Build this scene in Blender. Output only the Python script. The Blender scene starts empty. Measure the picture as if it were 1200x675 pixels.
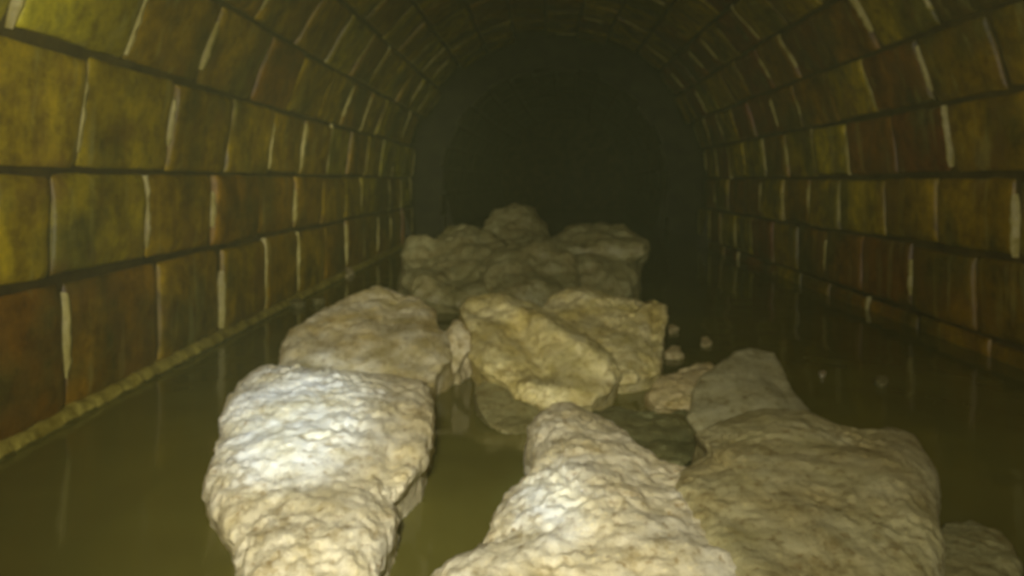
import bpy, bmesh, math, random
import numpy as np
from mathutils import Vector, noise
random.seed(7); rng = np.random.default_rng(7)
C = bpy.context.scene.collection
F = 900.0; CX = 600.0; HY = 212.0; H = 0.32      # focal length in px, vanishing point, camera height over the water
R = 0.73                                         # tunnel radius

def tag(o, label=None, cat=None, group=None, kind=None):
    if label: o['label'] = label
    if cat: o['category'] = cat
    if group: o['group'] = group
    if kind: o['kind'] = kind
    return o

# ------------------------------------------------------------------ materials
def mat(name):
    m = bpy.data.materials.new(name); m.use_nodes = True
    nt = m.node_tree; b = nt.nodes['Principled BSDF']
    return m, nt, b
def nd(nt, t, **k):
    n = nt.nodes.new(t)
    for a, v in k.items(): setattr(n, a, v)
    return n
def noise_tex(nt, scale, detail=4, rough=.6, stretch=None, attr=None):
    tc = nd(nt, 'ShaderNodeTexCoord'); mp = nd(nt, 'ShaderNodeMapping')
    if stretch: mp.inputs['Scale'].default_value = stretch
    nt.links.new(tc.outputs['Object'], mp.inputs['Vector'])
    n = nd(nt, 'ShaderNodeTexNoise'); n.inputs['Scale'].default_value = scale
    n.inputs['Detail'].default_value = detail; n.inputs['Roughness'].default_value = rough
    nt.links.new(mp.outputs['Vector'], n.inputs['Vector'])
    return n
def ramp(nt, src, stops):
    r = nd(nt, 'ShaderNodeValToRGB'); e = r.color_ramp.elements
    while len(e) < len(stops): e.new(.5)
    for k, (p, c) in enumerate(stops):
        e[k].position = p; e[k].color = (*c, 1)
    nt.links.new(src, r.inputs['Fac']); return r
def mix(nt, fac, a, b, mode='MIX'):
    m = nd(nt, 'ShaderNodeMix', data_type='RGBA', blend_type=mode)
    for s, i in ((fac, 0), (a, 6), (b, 7)):
        if hasattr(s, 'links'): nt.links.new(s, m.inputs[i])
        elif isinstance(s, tuple): m.inputs[i].default_value = (*s, 1)
        else: m.inputs[i].default_value = s
    return m.outputs[2]
def bump(nt, b, src, strength, dist):
    k = nd(nt, 'ShaderNodeBump'); k.inputs['Strength'].default_value = strength; k.inputs['Distance'].default_value = dist
    nt.links.new(src, k.inputs['Height']); nt.links.new(k.outputs['Normal'], b.inputs['Normal'])

def brick_material():
    m, nt, b = mat('glazed_brick')
    at = nd(nt, 'ShaderNodeAttribute', attribute_name='tint')
    base = ramp(nt, at.outputs['Fac'], [(0, (.28, .09, .010)), (.22, (.33, .155, .008)), (.4, (.44, .26, .008)),
                                        (.7, (.56, .41, .010)), (1, (.60, .52, .02))])
    n1 = noise_tex(nt, 5, 5, .65, (1, 1, .35))
    s1 = ramp(nt, n1.outputs['Fac'], [(.3, (.22, .18, .16)), (.45, (.6, .55, .5)), (.58, (1, 1, 1)), (.75, (1.35, 1.4, 1.2))])
    c = mix(nt, .8, base.outputs['Color'], s1.outputs['Color'], 'MULTIPLY')
    n2 = noise_tex(nt, 4.5, 4, .6)
    s2 = ramp(nt, n2.outputs['Fac'], [(.47, (0, 0, 0)), (.6, (.7, .7, .7))])
    c = mix(nt, s2.outputs['Color'], c, (.10, .10, .02))
    n6 = noise_tex(nt, 22, 5, .72)
    s6 = ramp(nt, n6.outputs['Fac'], [(.36, (.45, .4, .35)), (.5, (1, 1, 1)), (.64, (1.5, 1.5, 1.5))])
    c = mix(nt, .75, c, s6.outputs['Color'], 'MULTIPLY')
    n7 = noise_tex(nt, 7, 4, .6)
    s7 = ramp(nt, n7.outputs['Fac'], [(.52, (0, 0, 0)), (.66, (.6, .6, .6))])
    c = mix(nt, s7.outputs['Color'], c, (.24, .12, .02))
    n4 = noise_tex(nt, 30, 3, .6, (1, 1, .12))
    s4 = ramp(nt, n4.outputs['Fac'], [(.58, (0, 0, 0)), (.72, (.35, .35, .35))])
    c = mix(nt, s4.outputs['Color'], c, (.62, .58, .17))
    nt.links.new(c, b.inputs['Base Color'])
    n3 = noise_tex(nt, 55, 5, .7)
    rr = ramp(nt, n1.outputs['Fac'], [(.3, (.32, .32, .32)), (.7, (.6, .6, .6))])
    nt.links.new(rr.outputs['Color'], b.inputs['Roughness'])
    bump(nt, b, n3.outputs['Fac'], .5, .004)
    return m
def simple(name, c1, c2, scale, rough, bs=.5, bd=.004, bscale=60, lo=.35, hi=.65):
    m, nt, b = mat(name)
    n = noise_tex(nt, scale, 5, .65)
    r = ramp(nt, n.outputs['Fac'], [(lo, c1), (hi, c2)])
    nt.links.new(r.outputs['Color'], b.inputs['Base Color'])
    b.inputs['Roughness'].default_value = rough
    n2 = noise_tex(nt, bscale, 5, .7); bump(nt, b, n2.outputs['Fac'], bs, bd)
    return m
def fat_material(name, pale, warm, dirt, dirt_amt, rough):
    m, nt, b = mat(name)
    n = noise_tex(nt, 14, 5, .6)
    r = ramp(nt, n.outputs['Fac'], [(.36, warm), (.6, pale)])
    n2 = noise_tex(nt, 48, 5, .75)
    r2 = ramp(nt, n2.outputs['Fac'], [(.35, (.5, .42, .27)), (.48, (.95, .95, .92)), (.6, (1.05, 1.05, 1.05)), (.7, (1.45, 1.45, 1.4))])
    c = mix(nt, .8, r.outputs['Color'], r2.outputs['Color'], 'MULTIPLY')
    n3 = noise_tex(nt, 9, 6, .7)
    r3 = ramp(nt, n3.outputs['Fac'], [(.46, (0, 0, 0)), (.64, (dirt_amt,) * 3)])
    c = mix(nt, r3.outputs['Color'], c, dirt)
    n5 = noise_tex(nt, 130, 3, .6)
    r5 = ramp(nt, n5.outputs['Fac'], [(.3, (.55, .45, .3)), (.42, (1, 1, 1)), (.6, (1, 1, 1)), (.7, (1.25, 1.25, 1.2))])
    c = mix(nt, .85, c, r5.outputs['Color'], 'MULTIPLY')
    nt.links.new(c, b.inputs['Base Color'])
    b.inputs['Roughness'].default_value = rough
    b.inputs['Subsurface Weight'].default_value = .0
    n4 = noise_tex(nt, 130, 5, .75); bump(nt, b, n4.outputs['Fac'], .7, .003)
    return m
M_brick = brick_material()
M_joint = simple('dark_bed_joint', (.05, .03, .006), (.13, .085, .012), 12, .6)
M_mortar = simple('pale_mortar', (.38, .30, .05), (.72, .62, .2), 18, .45)
M_ledge = simple('scum_line', (.28, .21, .02), (.62, .52, .10), 30, .55)
M_dark = simple('dark_chamber', (.03, .022, .006), (.075, .06, .012), 6, .7)  # shade put into the colour, so the lamp-facing chamber wall stays dark
M_dark_brick = simple('dark_brick', (.05, .035, .008), (.13, .10, .02), 8, .6)  # two darker brown tones for the far barrel
M_ochre = fat_material('ochre_fat', (.86, .78, .5), (.66, .52, .2), (.46, .36, .1), .75, .5)
M_drab = fat_material('drab_fat', (.50, .44, .21), (.42, .34, .13), (.34, .29, .09), .5, .55)
M_smooth = fat_material('smooth_olive_fat', (.50, .46, .24), (.44, .39, .18), (.36, .32, .13), .4, .5)
M_dgreen = fat_material('dark_green_fat', (.26, .25, .10), (.20, .18, .06), (.1, .1, .03), .8, .4)
M_silt = simple('wet_silt', (.10, .085, .015), (.2, .17, .03), 25, .35)
M_pale = fat_material('pale_congealed_fat', (.86, .79, .55), (.78, .66, .35), (.62, .5, .2), .5, .45)
M_cream = fat_material('cream_ochre_fat', (.84, .74, .36), (.66, .53, .16), (.42, .34, .07), .65, .5)
M_beige = fat_material('beige_fat', (.68, .56, .28), (.55, .43, .16), (.40, .34, .10), .5, .5)
M_dim = fat_material('dim_olive_fat', (.36, .33, .14), (.30, .25, .09), (.2, .17, .05), .8, .45)  # olive fat; the far heap's dim light and haze are put into the colour

def water_material():
    m, nt, b = mat('murky_water')
    n = noise_tex(nt, 2.5, 3, .5)
    r = ramp(nt, n.outputs['Fac'], [(.35, (.135, .12, .025)), (.65, (.185, .17, .035))])
    nt.links.new(r.outputs['Color'], b.inputs['Base Color'])
    b.inputs['Roughness'].default_value = .1; b.inputs['IOR'].default_value = 1.33
    n2 = noise_tex(nt, 7, 2, .5); bump(nt, b, n2.outputs['Fac'], .25, .01)
    return m
M_water = water_material()

# ------------------------------------------------------------------ tunnel
def axis(y): return 0.13 + 0.006 * max(y, 0) ** 2
def cyl(phi, y, r):
    # round arch above the springing line, upright side walls below it
    if phi > 180: return (axis(y) - r, y, H - R * math.radians(phi - 180))
    if phi < 0: return (axis(y) + r, y, H + R * math.radians(phi))
    return circ(phi, y, r)
def circ(phi, y, r):
    a = math.radians(phi)
    return (axis(y) + r * math.cos(a), y, H + r * math.sin(a))
Y0, Y1 = -0.9, 3.7                              # the near brick barrel; a wider dark chamber and a second barrel follow
class Buf:
    def __init__(s): s.v = []; s.f = []; s.t = []; s.m = []
    def grid(s, pts, nu, nv, tint, mi):
        o = len(s.v); s.v += pts; s.t += [tint] * len(pts)
        for i in range(nu - 1):
            for j in range(nv - 1):
                a = o + i * nv + j
                s.f.append((a, a + 1, a + nv + 1, a + nv)); s.m.append(mi)
    def build(s, name, mats, smooth=True):
        me = bpy.data.meshes.new(name); me.from_pydata(s.v, [], s.f)
        for m in mats: me.materials.append(m)
        me.polygons.foreach_set('material_index', s.m)
        me.polygons.foreach_set('use_smooth', [smooth] * len(s.f))
        a = me.attributes.new('tint', 'FLOAT', 'POINT'); a.data.foreach_set('value', s.t)
        me.update()
        o = bpy.data.objects.new(name, me); C.objects.link(o); return o

E = [0, .0, .012, .035, .09, .2, .35, .5, .65, .8, .91, .965, .988, 1, 1]
def brick(B, p0, p1, y0, y1, tint, lift, tilt):
    gy = .0045; gp = math.degrees(.0055 / R)
    p0 += gp + random.uniform(-.25, .3); p1 -= gp + random.uniform(-.25, .3); y0 += gy + random.uniform(0, .004); y1 -= gy + random.uniform(0, .004)
    n = len(E); pts = []; sd = random.random() * 50
    arc = math.radians(p1 - p0) * R; ln = y1 - y0
    for i, u in enumerate(E):
        for j, w in enumerate(E):
            edge = min(u, 1 - u) * ln, min(w, 1 - w) * arc
            skirt = i in (0, n - 1) or j in (0, n - 1)
            r = R - lift + tilt[0] * (u - .5) + tilt[1] * (w - .5)
            r += .006 * math.exp(-edge[0] / .006) + .006 * math.exp(-edge[1] / .006)
            yy = y0 + u * ln; pp = p0 + (p1 - p0) * w
            nz = noise.noise(Vector((yy * 14 + sd, pp * .2, sd))) ; nz2 = noise.noise(Vector((yy * 50, pp * .65, sd)))
            r += .0035 * nz + .0018 * nz2
            if skirt: r = R + .016
            else:
                yy += .0025 * noise.noise(Vector((pp * .5, sd, 3))) ; pp += .3 * noise.noise(Vector((yy * 22, sd, 9)))
            pts.append(cyl(pp, yy, r))
    B.grid(pts, n, n, tint, 0)
def head_joint(B, p0, p1, y):
    lo = random.uniform(0, .3); hi = random.uniform(.65, 1)
    w = random.uniform(.004, .010); nv = 5; nu = 16; sd = random.random() * 90; pts = []
    for i in range(nu):
        t = lo + (hi - lo) * i / (nu - 1); pp = p0 + (p1 - p0) * t
        taper = min(1, 5 * min(i, nu - 1 - i) / (nu - 1) + .15)
        ww = w * taper * (1 + .7 * noise.noise(Vector((t * 9, sd, 0))))
        for j in range(nv):
            s = (j - 2) / 2
            h = (.0045 + .004 * noise.noise(Vector((t * 12, sd, 5)))) * (1 - s * s) * taper
            pts.append(cyl(pp, y + s * ww + .0012 * noise.noise(Vector((t * 5, sd, 8))), R + .004 - h - .002 if abs(s) < 1 else R + .012))
    B.grid(pts, nu, nv, .5, 1)
def course(B, p0, p1, phase, L, tints=(.12, .3, .5, .62, .75, .85), pj=.65, near=()):
    near = list(near)
    y = phase
    while y > Y0: y -= L
    prev = y + random.uniform(-.01, .01)
    while prev < Y1:
        y += L; cur = y + random.uniform(-.010, .010)
        tint = min(1, max(0, random.choice(tints) + random.uniform(-.1, .1)))
        if near and cur > .85 and p0 is not None: tint = near.pop(0)
        brick(B, p0, p1, prev, cur, tint, random.uniform(-.003, .005), (random.uniform(-.005, .005), random.uniform(-.006, .006)))
        if random.random() < pj: head_joint(B, p0, p1, cur)
        prev = cur
def backing(B, p0, p1):
    ys = np.linspace(Y0, Y1, 20); n = 14; pts = []
    for y in ys:
        for j in range(n):
            pts.append(cyl(p0 + (p1 - p0) * j / (n - 1), float(y), R + .012))
    B.grid(pts, len(ys), n, .5, 2)
mats = [M_brick, M_mortar, M_joint]
# right wall: edges measured up from the horizontal through the axis
NR = {1: (.3, .35, .4, .4, .3, .3, .4), 2: (.45, .45, .4, .35, .15, .2, .3, .5), 3: (.8, .75, .5, .5, .7, .6, .4), 4: (.5, .5, .5, .03, .15, .8, .75, .4), 5: (.6, .5, .5, .15, .7, .3, .3), 6: (.6, .1, .1, .75, .25, .1, .3)}
NL = {2: (.2, .3, .45, .5, .45, .5), 3: (.7, .8, .5, .3, .35, .4, .5), 4: (.65, .75, .55, .6, .5, .5), 5: (.9, .95, .5, .5, .25, .6), 6: (.7, .6, .4, .5, .5)}
er = [(-44, 1.5), (-33, 1.42), (-22.5, 1.70), (-10.7, 1.34), (.8, 1.53), (12.3, 1.32), (23.5, 1.47), (35, 1.36), (46.5, 1.5), (58, 0)]
B = Buf()
for k in range(len(er) - 1): course(B, er[k][0], er[k + 1][0], er[k][1], .245, (.05, .18, .3, .45, .62, .8), .65, NR.get(k, ()))
backing(B, -44, 58)
tag(B.build('wall_right', mats), 'dim olive-brown glazed brick wall curving up the right side of the tunnel', 'wall', kind='structure')
el = [(-46, 1.1), (-35, 1.15), (-24.4, 1.03), (-10.4, .99), (1.2, 1.05), (13.6, 1.14), (25.6, 1.02), (38, 1.13), (50, 1.0), (62, 0)]
B = Buf()
for k in range(len(el) - 1): course(B, 180 - el[k + 1][0], 180 - el[k][0], el[k][1], .262, (.45, .6, .7, .85, .95) if k > 2 else (.2, .4, .55, .6), .65, NL.get(k, ()))
backing(B, 118, 226)
tag(B.build('wall_left', mats), 'yellow-olive glazed brick wall curving up the left side of the tunnel', 'wall', kind='structure')
B = Buf()
for k in range(5): course(B, 58 + 12 * k, 70 + 12 * k, 1.0 + .13 * (k % 2) + .03 * k, .25, (.2, .4, .6), .3)
backing(B, 58, 118)
tag(B.build('ceiling', mats), 'dark brick arch overhead', 'ceiling', kind='structure')
B = Buf()
ys = np.arange(Y0, 9.1, .25); pts = [circ(224 + 94 * j / 20, float(y), R * 1.2 + .004 * math.sin(y * 5 + j)) for y in ys for j in range(21)]
B.grid(pts, len(ys), 21, .5, 0)
tag(B.build('floor', [M_joint]), 'tunnel invert under the water', 'floor', kind='structure')
# behind the near barrel: a wider dark chamber, then a second brick barrel running off into the dark
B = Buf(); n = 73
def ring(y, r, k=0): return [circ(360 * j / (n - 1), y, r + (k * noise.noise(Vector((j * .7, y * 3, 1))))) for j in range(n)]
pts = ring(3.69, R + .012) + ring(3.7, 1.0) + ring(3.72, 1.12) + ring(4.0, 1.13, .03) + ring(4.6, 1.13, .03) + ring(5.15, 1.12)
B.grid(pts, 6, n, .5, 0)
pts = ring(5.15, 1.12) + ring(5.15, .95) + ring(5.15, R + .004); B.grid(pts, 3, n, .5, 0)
tag(B.build('wall_chamber', [M_dark]), 'dark wider chamber beyond the near brick barrel', 'wall', kind='structure')
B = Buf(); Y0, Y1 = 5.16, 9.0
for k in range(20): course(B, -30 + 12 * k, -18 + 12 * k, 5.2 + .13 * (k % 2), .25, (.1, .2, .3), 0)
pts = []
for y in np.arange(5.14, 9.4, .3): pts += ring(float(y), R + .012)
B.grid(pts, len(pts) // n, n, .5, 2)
tag(B.build('wall_far', [M_dark_brick, M_mortar, M_joint]), 'second dark brick barrel far along the tunnel', 'wall', kind='structure')
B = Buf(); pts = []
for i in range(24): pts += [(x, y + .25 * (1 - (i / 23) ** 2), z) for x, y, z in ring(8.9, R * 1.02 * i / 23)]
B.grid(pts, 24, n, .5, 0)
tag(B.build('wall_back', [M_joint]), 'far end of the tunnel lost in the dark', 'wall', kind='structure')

# scum ledge along the left wall at the waterline (ragged deposit)
B = Buf(); n = 520; pts = []
zt_ = .013
for i in range(n):
    y = .3 + 3.38 * (i / (n - 1)) ** 1.4
    k = .6 * noise.noise(Vector((y * 7, 0, 0))); k2 = noise.noise(Vector((y * 31, 4, 0))); k3 = noise.noise(Vector((y * 80, 9, 0)))
    xw = axis(y) - R; top = zt_ + .006 * k + .004 * k2
    prof = [(-.016, .004), (-.004, .004), (.006 + .003 * k2, .001), (.008 + .003 * k3, -.004), (.012 + .006 * k, -.009 + .004 * k3),
            (.024 + .008 * k, -.026), (.034 + .01 * k, -.04), (.04 + .01 * k, -.06)]
    for dx, dz in prof: pts.append((xw + dx + .002 * k3, y, top + dz))
B.grid(pts, n, 8, .5, 0)
B.m = [0 if i % 7 < 4 else 1 for i in range(len(B.m))]
tag(B.build('trim_1', [M_ledge, M_silt]), 'ragged pale scum line where the left wall meets the water', 'scum line', kind='structure')

# ------------------------------------------------------------------ water
B = Buf(); xs = np.linspace(-.655, .655, 90); yy = np.concatenate([np.linspace(-.6, 3, 200), np.linspace(3.05, 8.7, 60)])
pts = [(axis(float(y)) + float(x) * 1.11, float(y), .0015 * noise.noise(Vector((x * 6, y * 4, 0))) + .0006 * noise.noise(Vector((x * 22, y * 16, 3)))) for y in yy for x in xs]
B.grid(pts, len(yy), 90, .5, 0)
tag(B.build('sewage_water', [M_water]), 'murky olive sewage water standing along the tunnel bottom', 'water', kind='stuff')

# ------------------------------------------------------------------ lumps of congealed fat
ICO = {}
def ico(n):
    if n not in ICO:
        bm = bmesh.new(); bmesh.ops.create_icosphere(bm, subdivisions=n, radius=1)
        ICO[n] = (np.array([v.co[:] for v in bm.verts]), [tuple(v.index for v in f.verts) for f in bm.faces]); bm.free()
    return ICO[n]
def lump(name, label, outline, centre, zb, zt, bulge, keel, m, seed, cat='fat lump', group=None,
         amp=(.008, .0028, .002), sub=6, clump=.0042, flat=.6, ridges=()):
    """outline: (x, y) marks seen from the camera place, lifted onto a tilted plane whose near edge is zb m and far edge zt m away"""
    zb *= H / .29; zt *= H / .29; V, Fc = ico(sub); V = V.copy()
    P = np.array(outline, float); c = np.array(centre, float)
    th = np.arctan2(V[:, 1], V[:, 0]); rho = np.sqrt(V[:, 0] ** 2 + V[:, 1] ** 2)
    # ray / polygon distances
    A = P - c; Bq = np.roll(P, -1, 0) - c; TT = np.linspace(-math.pi, math.pi, 721); rad = np.zeros(721)
    for k, t in enumerate(TT):
        d = np.array([math.cos(t), math.sin(t)]); best = 0
        for a, b2 in zip(A, Bq):
            e = b2 - a; den = d[0] * e[1] - d[1] * e[0]
            if abs(den) < 1e-9: continue
            s = (a[0] * e[1] - a[1] * e[0]) / den; u = (a[0] * d[1] - a[1] * d[0]) / den
            if s > 0 and -1e-6 <= u <= 1 + 1e-6: best = max(best, s)
        rad[k] = best
    ker = np.hanning(9); ker /= ker.sum(); rp = np.concatenate([rad[-10:-1], rad, rad[1:10]])
    rad = np.convolve(rp, ker, 'same')[9:-9]
    rr = np.interp(th, TT, rad) * rho ** .9
    px = c[0] + rr * np.cos(th); py = c[1] + rr * np.sin(th)
    yb, yt = P[:, 1].max(), P[:, 1].min()
    inv = 1 / zb + (1 / zt - 1 / zb) * (yb - py) / (yb - yt)
    D = 1 / inv
    Q = np.stack([(px - CX) / F * D, D, H - (py - HY) / F * D], 1)
    # plane normal, facing the camera / up
    def pt(x, y):
        d = 1 / (1 / zb + (1 / zt - 1 / zb) * (yb - y) / (yb - yt)); return np.array([(x - CX) / F * d, d, H - (y - HY) / F * d])
    e1 = pt(c[0] + 10, c[1]) - pt(c[0], c[1]); e2 = pt(c[0], c[1] - 10) - pt(c[0], c[1])
    N = np.cross(e1, e2); N /= np.linalg.norm(N)
    if N[2] < 0: N = -N
    W = np.array([0, 0, H]) - pt(c[0], c[1]); W /= np.linalg.norm(W); N = .9 * W + .1 * N
    K = np.array([0, .45, -1.]); K /= np.linalg.norm(K)
    w = np.abs(V[:, 2]) ** flat
    Q += np.where(V[:, 2:3] > 0, w[:, None] * bulge * N, w[:, None] * keel * K)
    for (x0, y0, x1, y1, wd, hh) in ridges:          # folds in the top surface
        a = np.array([x0, y0]); b2 = np.array([x1, y1]) - a
        rel = np.stack([px, py], 1) - a; tt = np.clip((rel @ b2) / (b2 @ b2), 0, 1)
        dd = np.linalg.norm(rel - tt[:, None] * b2, axis=1)
        Q += (np.where(V[:, 2] > 0, 1, 0) * hh * np.exp(-(dd / wd) ** 2))[:, None] * N
    me = bpy.data.meshes.new(name); me.from_pydata(Q.tolist(), [], Fc); me.update()
    nr = np.zeros(len(V) * 3); me.vertices.foreach_get('normal', nr); nr = nr.reshape(-1, 3)
    dsp = np.empty(len(V)); s0 = Vector((seed * 3.7, seed * 1.3, seed * .9)); nn = noise.noise
    for k in range(len(V)):
        q = Vector(Q[k])
        p1 = q * 11 + s0; v = amp[0] * nn(p1) + amp[1] * nn(q * 34 + s0) * (1 + nn(q * 18))
        f = nn(q * 95 + s0); v += amp[2] * f + amp[2] * .5 * nn(q * 210)
        if clump:
            wv = q * 75 + s0 + Vector((nn(q * 50), nn(q * 50 + s0), 0)) * .6
            dv = noise.voronoi(wv)[0]; v += clump * (.5 * (.55 - dv[0]) * max(0, .6 + 1.8 * nn(q * 13 - s0)) + .7 * nn(q * 52 + s0) * (.6 + nn(q * 16)))
            q2 = q * 120 + s0; dv = noise.voronoi(q2 + Vector((nn(q2 * .6), nn(q2 * .6 + s0), 0)) * .5)[0]; v += clump * 1.15 * (.5 - dv[0]) * max(0.1, .7 + 1.8 * nn(q * 15 + s0))
        dsp[k] = v
    Q += nr * dsp[:, None]
    me.vertices.foreach_set('co', Q.ravel()); me.polygons.foreach_set('use_smooth', [True] * len(Fc))
    me.materials.append(m); me.update()
    o = bpy.data.objects.new(name, me)
    ctr = Q.mean(0); me.transform(__import__('mathutils').Matrix.Translation(Vector(-ctr))); o.location = ctr
    C.objects.link(o); return tag(o, label, cat, group)

G = 'lumps of congealed fat in the water'
lump('fat_lump', 'largest pale whitish fat lump in left foreground, with an added light glaring white on top',
     [(283, 450), (311, 437), (345, 434), (380, 440), (439, 445), (497, 451), (508, 470), (511, 489), (505, 522), (495, 555), (474, 580), (460, 594),
      (458, 635), (450, 660), (436, 690), (410, 720), (345, 728), (295, 705), (277, 650), (257, 610), (247, 578), (252, 550), (263, 505), (270, 467)],
     (378, 560), .50, .92, .09, .16, M_pale, 1, group=G, sub=7, ridges=[(460, 470, 450, 590, 16, -.012), (300, 520, 300, 640, 18, -.003)])
rear = lump('fat_lump', 'rounded cream fat lump directly behind the large whitish one on the left',
     [(329, 440), (331, 411), (344, 388), (378, 363), (405, 352), (444, 340), (489, 349), (511, 366), (515, 385), (528, 395), (530, 425), (512, 442), (503, 470), (450, 478), (367, 475), (335, 462)],
     (430, 415), .95, 1.30, .05, .16, M_ochre, 2, group=G, ridges=[(470, 345, 450, 400, 14, -.016), (345, 425, 500, 450, 8, -.012), (400, 380, 510, 415, 12, .01)])
knob = lump('fat_knob', None,
     [(488, 400), (512, 386), (523, 389), (534, 376), (551, 388), (559, 410), (546, 420), (538, 437), (500, 442)], (525, 410), 1.08, 1.16, .03, .07, M_ochre, 3, cat=None, sub=5, amp=(.006, .004, .002))
bpy.context.view_layer.update(); knob.parent = rear; knob.matrix_parent_inverse = rear.matrix_world.inverted()
lump('fat_slab', 'cream crusty fat slab in the middle with a ridge slanting down to the right',
     [(537, 362), (550, 350), (581, 344), (616, 352), (642, 363), (673, 385), (697, 399), (714, 418), (727, 436), (720, 452), (705, 470), (696, 479), (650, 482), (604, 466), (590, 451), (566, 439), (552, 420), (553, 397), (545, 380)],
     (630, 418), .93, 1.24, .035, .14, M_cream, 4, group=G, ridges=[(590, 352, 705, 425, 10, .026), (608, 388, 640, 440, 13, -.034), (570, 430, 585, 390, 10, .016), (620, 455, 700, 460, 9, .014), (555, 365, 590, 380, 6, -.014)])
lump('fat_slab', 'yellowish fat slab leaning behind the crusty middle slab, ragged right edge',
     [(630, 362), (645, 347), (666, 338), (689, 336), (720, 346), (745, 351), (757, 357), (764, 350), (781, 360), (782, 374), (777, 405), (775, 439), (754, 445), (720, 455), (680, 450), (640, 420)],
     (712, 398), 1.04, 1.36, .035, .16, M_cream, 5, group=G, ridges=[(768, 350, 764, 400, 6, -.018), (690, 370, 740, 400, 10, -.016), (660, 345, 740, 355, 6, .012), (740, 400, 740, 440, 8, .012)])
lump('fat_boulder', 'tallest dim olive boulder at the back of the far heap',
     [(560, 290), (566, 258), (577, 243), (604, 238), (627, 246), (643, 266), (650, 295), (640, 320), (575, 320)], (604, 282), 2.12, 2.3, .07, .2, M_dim, 6, group=G, amp=(.02, .008, .002), clump=.002)
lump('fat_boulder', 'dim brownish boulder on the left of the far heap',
     [(469, 297), (485, 284), (512, 273), (545, 268), (570, 272), (592, 290), (595, 330), (585, 358), (540, 366), (500, 357), (473, 332)], (530, 315), 1.66, 2.05, .07, .2, M_dim, 7, group=G, amp=(.03, .010, .0025), clump=.002)
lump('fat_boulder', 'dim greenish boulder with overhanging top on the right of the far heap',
     [(648, 278), (681, 262), (720, 263), (754, 278), (757, 292), (744, 302), (743, 320), (742, 345), (715, 356), (670, 352), (650, 325)], (702, 308), 1.75, 2.08, .07, .2, M_dim, 8, group=G, amp=(.024, .010, .0025), clump=.002,
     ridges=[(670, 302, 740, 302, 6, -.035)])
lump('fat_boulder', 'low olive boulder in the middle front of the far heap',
     [(560, 320), (575, 292), (605, 284), (640, 286), (668, 300), (680, 325), (672, 355), (640, 366), (590, 364)], (622, 325), 1.62, 1.85, .06, .18, M_dim, 9, group=G, amp=(.026, .010, .0025), clump=.002)
lump('fat_lump', 'half sunken smooth olive lump below the crusty middle slab',
     [(557, 455), (570, 446), (595, 450), (622, 468), (636, 490), (625, 508), (600, 512), (575, 500), (560, 478)], (596, 480), .88, 1.02, .012, .1, M_dim, 10, group=G, amp=(.006, .003, .0012), clump=.001)
lump('fat_mass', 'broad pale fat mass at bottom centre with a small white glare from an added light',
     [(620, 511), (633, 487), (652, 478), (669, 475), (692, 492), (733, 510), (752, 533), (774, 551), (803, 557), (835, 565), (868, 600), (900, 690), (860, 740), (700, 760), (560, 730), (505, 705), (533, 668), (560, 652), (577, 639), (580, 618), (593, 592), (612, 572), (625, 557), (619, 535)],
     (715, 620), .465, .85, .10, .14, M_pale, 11, group=G, sub=7, ridges=[(680, 520, 820, 640, 24, -.008)])
lump('fat_mass', 'huge drab beige fat mass filling the lower right, with flat top and steep right side',
     [(800, 560), (818, 545), (832, 535), (815, 517), (844, 497), (890, 484), (943, 480), (978, 503), (1013, 507), (1042, 501), (1072, 511), (1084, 534), (1092, 557), (1097, 627), (1098, 690), (1040, 760), (880, 790), (800, 740), (775, 640)],
     (940, 630), .445, .80, .085, .14, M_drab, 12, group=G, sub=7, amp=(.008, .0018, .001), clump=.0025, ridges=[(840, 530, 1010, 540, 9, -.006), (800, 570, 900, 680, 22, .012)])
lump('fat_lump', 'smooth grey-olive humped lump standing behind the lower right mass',
     [(806, 490), (812, 460), (825, 440), (844, 425), (862, 412), (879, 408), (908, 412), (920, 432), (930, 456), (948, 480), (960, 510), (900, 530), (830, 520)],
     (875, 470), .82, 1.06, .03, .16, M_smooth, 13, group=G, amp=(.008, .002, .0008), clump=.0006, ridges=[(890, 415, 925, 480, 8, -.006)])
lump('fat_chunk', 'small orange-beige chunk tucked left of the smooth humped lump',
     [(755, 467), (768, 451), (785, 440), (803, 431), (832, 425), (845, 436), (840, 462), (820, 478), (790, 481), (765, 479)], (798, 457), .955, 1.09, .025, .1, M_beige, 14, sub=5, group=G, amp=(.008, .004, .002))
lump('fat_lump', 'dark green barely surfacing lump between the middle slab and bottom mass',
     [(692, 482), (715, 474), (745, 482), (775, 488), (800, 486), (830, 502), (826, 530), (800, 548), (765, 542), (735, 512), (700, 497)], (765, 508), .75, .97, .022, .1, M_dgreen, 15, group=G, amp=(.008, .005, .0015), clump=.0012)
lump('fat_chunk', 'pale edge chunk peeking above the dark green lump beside the humped lump',
     [(814, 516), (822, 503), (842, 497), (856, 502), (850, 514), (830, 524)], (834, 510), .83, .87, .012, .05, M_cream, 16, sub=5, group=G, amp=(.004, .003, .0015))
lump('fat_lump', 'low dim olive lump at the bottom right corner of the picture',
     [(1096, 640), (1107, 616), (1136, 609), (1171, 624), (1188, 639), (1200, 670), (1190, 720), (1120, 730), (1090, 690)], (1145, 668), .495, .63, .018, .12, M_dim, 17, group=G, amp=(.006, .003, .0015), clump=.0015)
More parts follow.
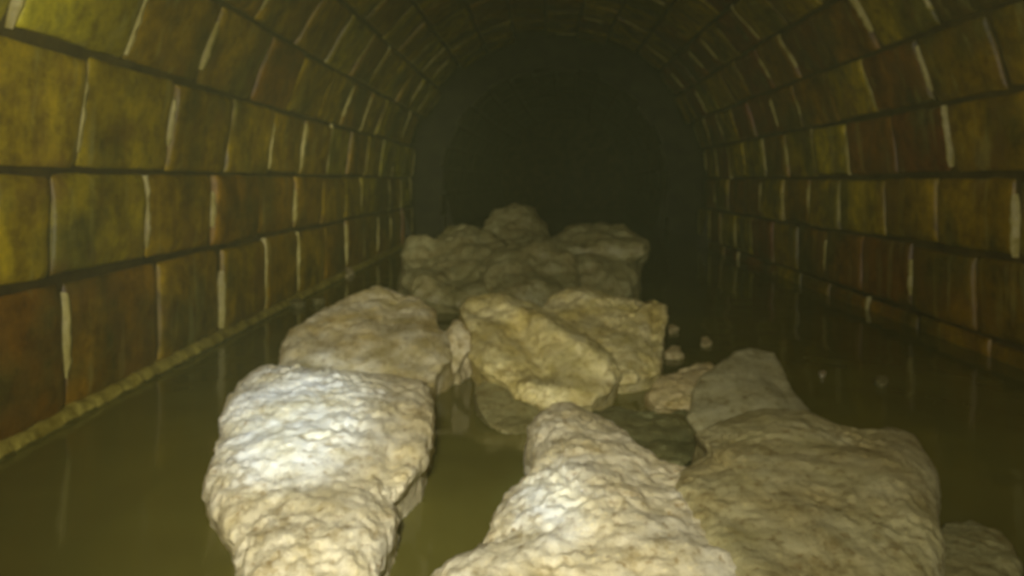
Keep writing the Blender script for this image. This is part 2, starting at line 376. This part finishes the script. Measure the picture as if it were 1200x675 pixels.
# small debris, each with its own label
def bit(px, py, s, m, seed, label, name='fat_crumb', sq=.8):
    z = H * F / (py + s * .5 - HY)
    ol = [(px + s * math.cos(a) * (1 + .25 * math.sin(3 * a + seed)), py + sq * s * math.sin(a)) for a in np.linspace(0, 2 * math.pi, 12, endpoint=False)]
    r = s / F * z
    lump(name, label, ol, (px, py), z * .98 * .29 / H, z * 1.02 * .29 / H, r * .8, r * 1.3, m, seed, cat='fat crumb', group='crumbs of fat', sub=4, amp=(r * .3, r * .25, r * .1), clump=0)
bit(791, 413, 11, M_beige, 31, 'crumb of fat just right of the yellowish middle slab, above the chunk')
bit(827, 400, 7, M_beige, 32, 'tiny crumb right of the middle slab, floating above the humped lump')
bit(788, 385, 6, M_beige, 33, 'tiny crumb peeking out behind the ragged right edge of the yellowish slab')
bit(405, 319, 8, M_beige, 34, 'lone crumb far back near the left wall, above the cream left lump')
bit(964, 437, 4, M_pale, 35, 'bright speck standing for a glint on the dark water near the right wall')  # glint on the water, modelled as a pale speck
bit(1034, 446, 7, M_dim, 36, 'dull flake standing for a water glint nearest the right wall')  # another water glint, modelled as a small flake
bit(349, 354, 8, M_dim, 37, 'dull floating flake by the left wall, left of the cream lump', sq=.35)
bit(372, 350, 7, M_dim, 38, 'thin flake just above left of the cream lump', sq=.35)

# thin damp haze filling the tunnel
B = Buf(); n = 25; pts = []
for y in (.02, 1, 2, 3, 4, 5, 6, 7, 7.6, 8.2, 8.7):
    for j in range(n): pts.append(circ(360 * j / (n - 1), y, R - .01))
B.grid(pts, 11, n, .5, 0)
o = len(B.v); B.v += [cyl(0, .02, 0), cyl(0, 8.7, 0)]; B.t += [.5, .5]
for j in range(n - 1):
    B.f += [(o, j, j + 1), (o + 1, 10 * n + j + 1, 10 * n + j)]; B.m += [0, 0]
M_haze = bpy.data.materials.new('damp_haze'); M_haze.use_nodes = True; nt = M_haze.node_tree; nt.nodes.clear()
vo = nd(nt, 'ShaderNodeVolumePrincipled'); ou = nd(nt, 'ShaderNodeOutputMaterial'); nt.links.new(vo.outputs[0], ou.inputs['Volume'])
vo.inputs['Density'].default_value = .021; vo.inputs['Color'].default_value = (.72, .76, .3, 1)
hz = B.build('damp_haze', [M_haze]); bmh = bmesh.new(); bmh.from_mesh(hz.data); bmesh.ops.remove_doubles(bmh, verts=bmh.verts, dist=1e-5)
bmesh.ops.recalc_face_normals(bmh, faces=bmh.faces); bmh.to_mesh(hz.data); bmh.free()
tag(hz, 'thin greenish damp haze filling the tunnel air', 'haze', kind='stuff')

# ------------------------------------------------------------------ camera, its wide lamps and added spots
cam = bpy.data.cameras.new('camera'); co = bpy.data.objects.new('camera', cam); C.objects.link(co)
co.location = (0, 0, H); co.rotation_euler = (math.pi / 2, 0, 0)
cam.sensor_fit = 'HORIZONTAL'; cam.sensor_width = 36; cam.lens = 36 * F / 1200
cam.shift_y = -(337.5 - HY) / 1200; cam.dof.use_dof = True; cam.dof.focus_distance = .15; cam.dof.aperture_fstop = 32
cam.clip_start = .02; cam.clip_end = 60
bpy.context.scene.camera = co
def spot(name, loc, px, py, energy, size, blend, col=(1, .97, .9), rad=.02):
    l = bpy.data.lights.new(name, 'SPOT'); l.energy = energy; l.spot_size = math.radians(size); l.spot_blend = blend; l.color = col; l.shadow_soft_size = rad
    o = bpy.data.objects.new(name, l); C.objects.link(o); o.location = loc
    tgt = Vector(((px - CX) / F, 1, H - (py - HY) / F)) ; o.rotation_euler = (tgt - Vector(loc)).to_track_quat('-Z', 'Y').to_euler()
    return o
spot('lamp_wide', (-.04, -.12, H + .10), 560, 420, 6.5, 140, 1)
spot('lamp_wide', (-.06, -.1, H + .06), 230, 200, 3, 70, 1)
spot('lamp_wide', (.08, -.1, H + .06), 1000, 170, 2.6, 66, 1)
spot('fill_far', (-.06, -.1, H + .06), 410, 190, 22, 24, 1)  # added narrow spots, shaping the beam to brighten the far walls
spot('fill_far', (.06, -.1, H + .06), 870, 200, 9, 26, 1)
spot('fill_low', (-.02, -.1, H + .1), 520, 450, 7.5, 50, 1)  # added spot to brighten the fat lumps
spot('fill_hotspot', (-.06, -.05, H + .08), 368, 502, 32, 12, 1, (.45, .6, 1))  # added narrow bluish spots that make the white hot spots on the fat
spot('fill_hotspot', (.02, -.05, H + .08), 633, 612, 15, 6.5, 1, (.45, .6, 1))

w = bpy.data.worlds.new('world'); bpy.context.scene.world = w; w.use_nodes = True
w.node_tree.nodes['Background'].inputs[0].default_value = (.008, .008, .005, 1)
vs = bpy.context.scene.view_settings
vs.view_transform = 'Standard'; vs.look = 'None'; vs.gamma = 1; vs.use_curve_mapping = False; vs.exposure = 1.2
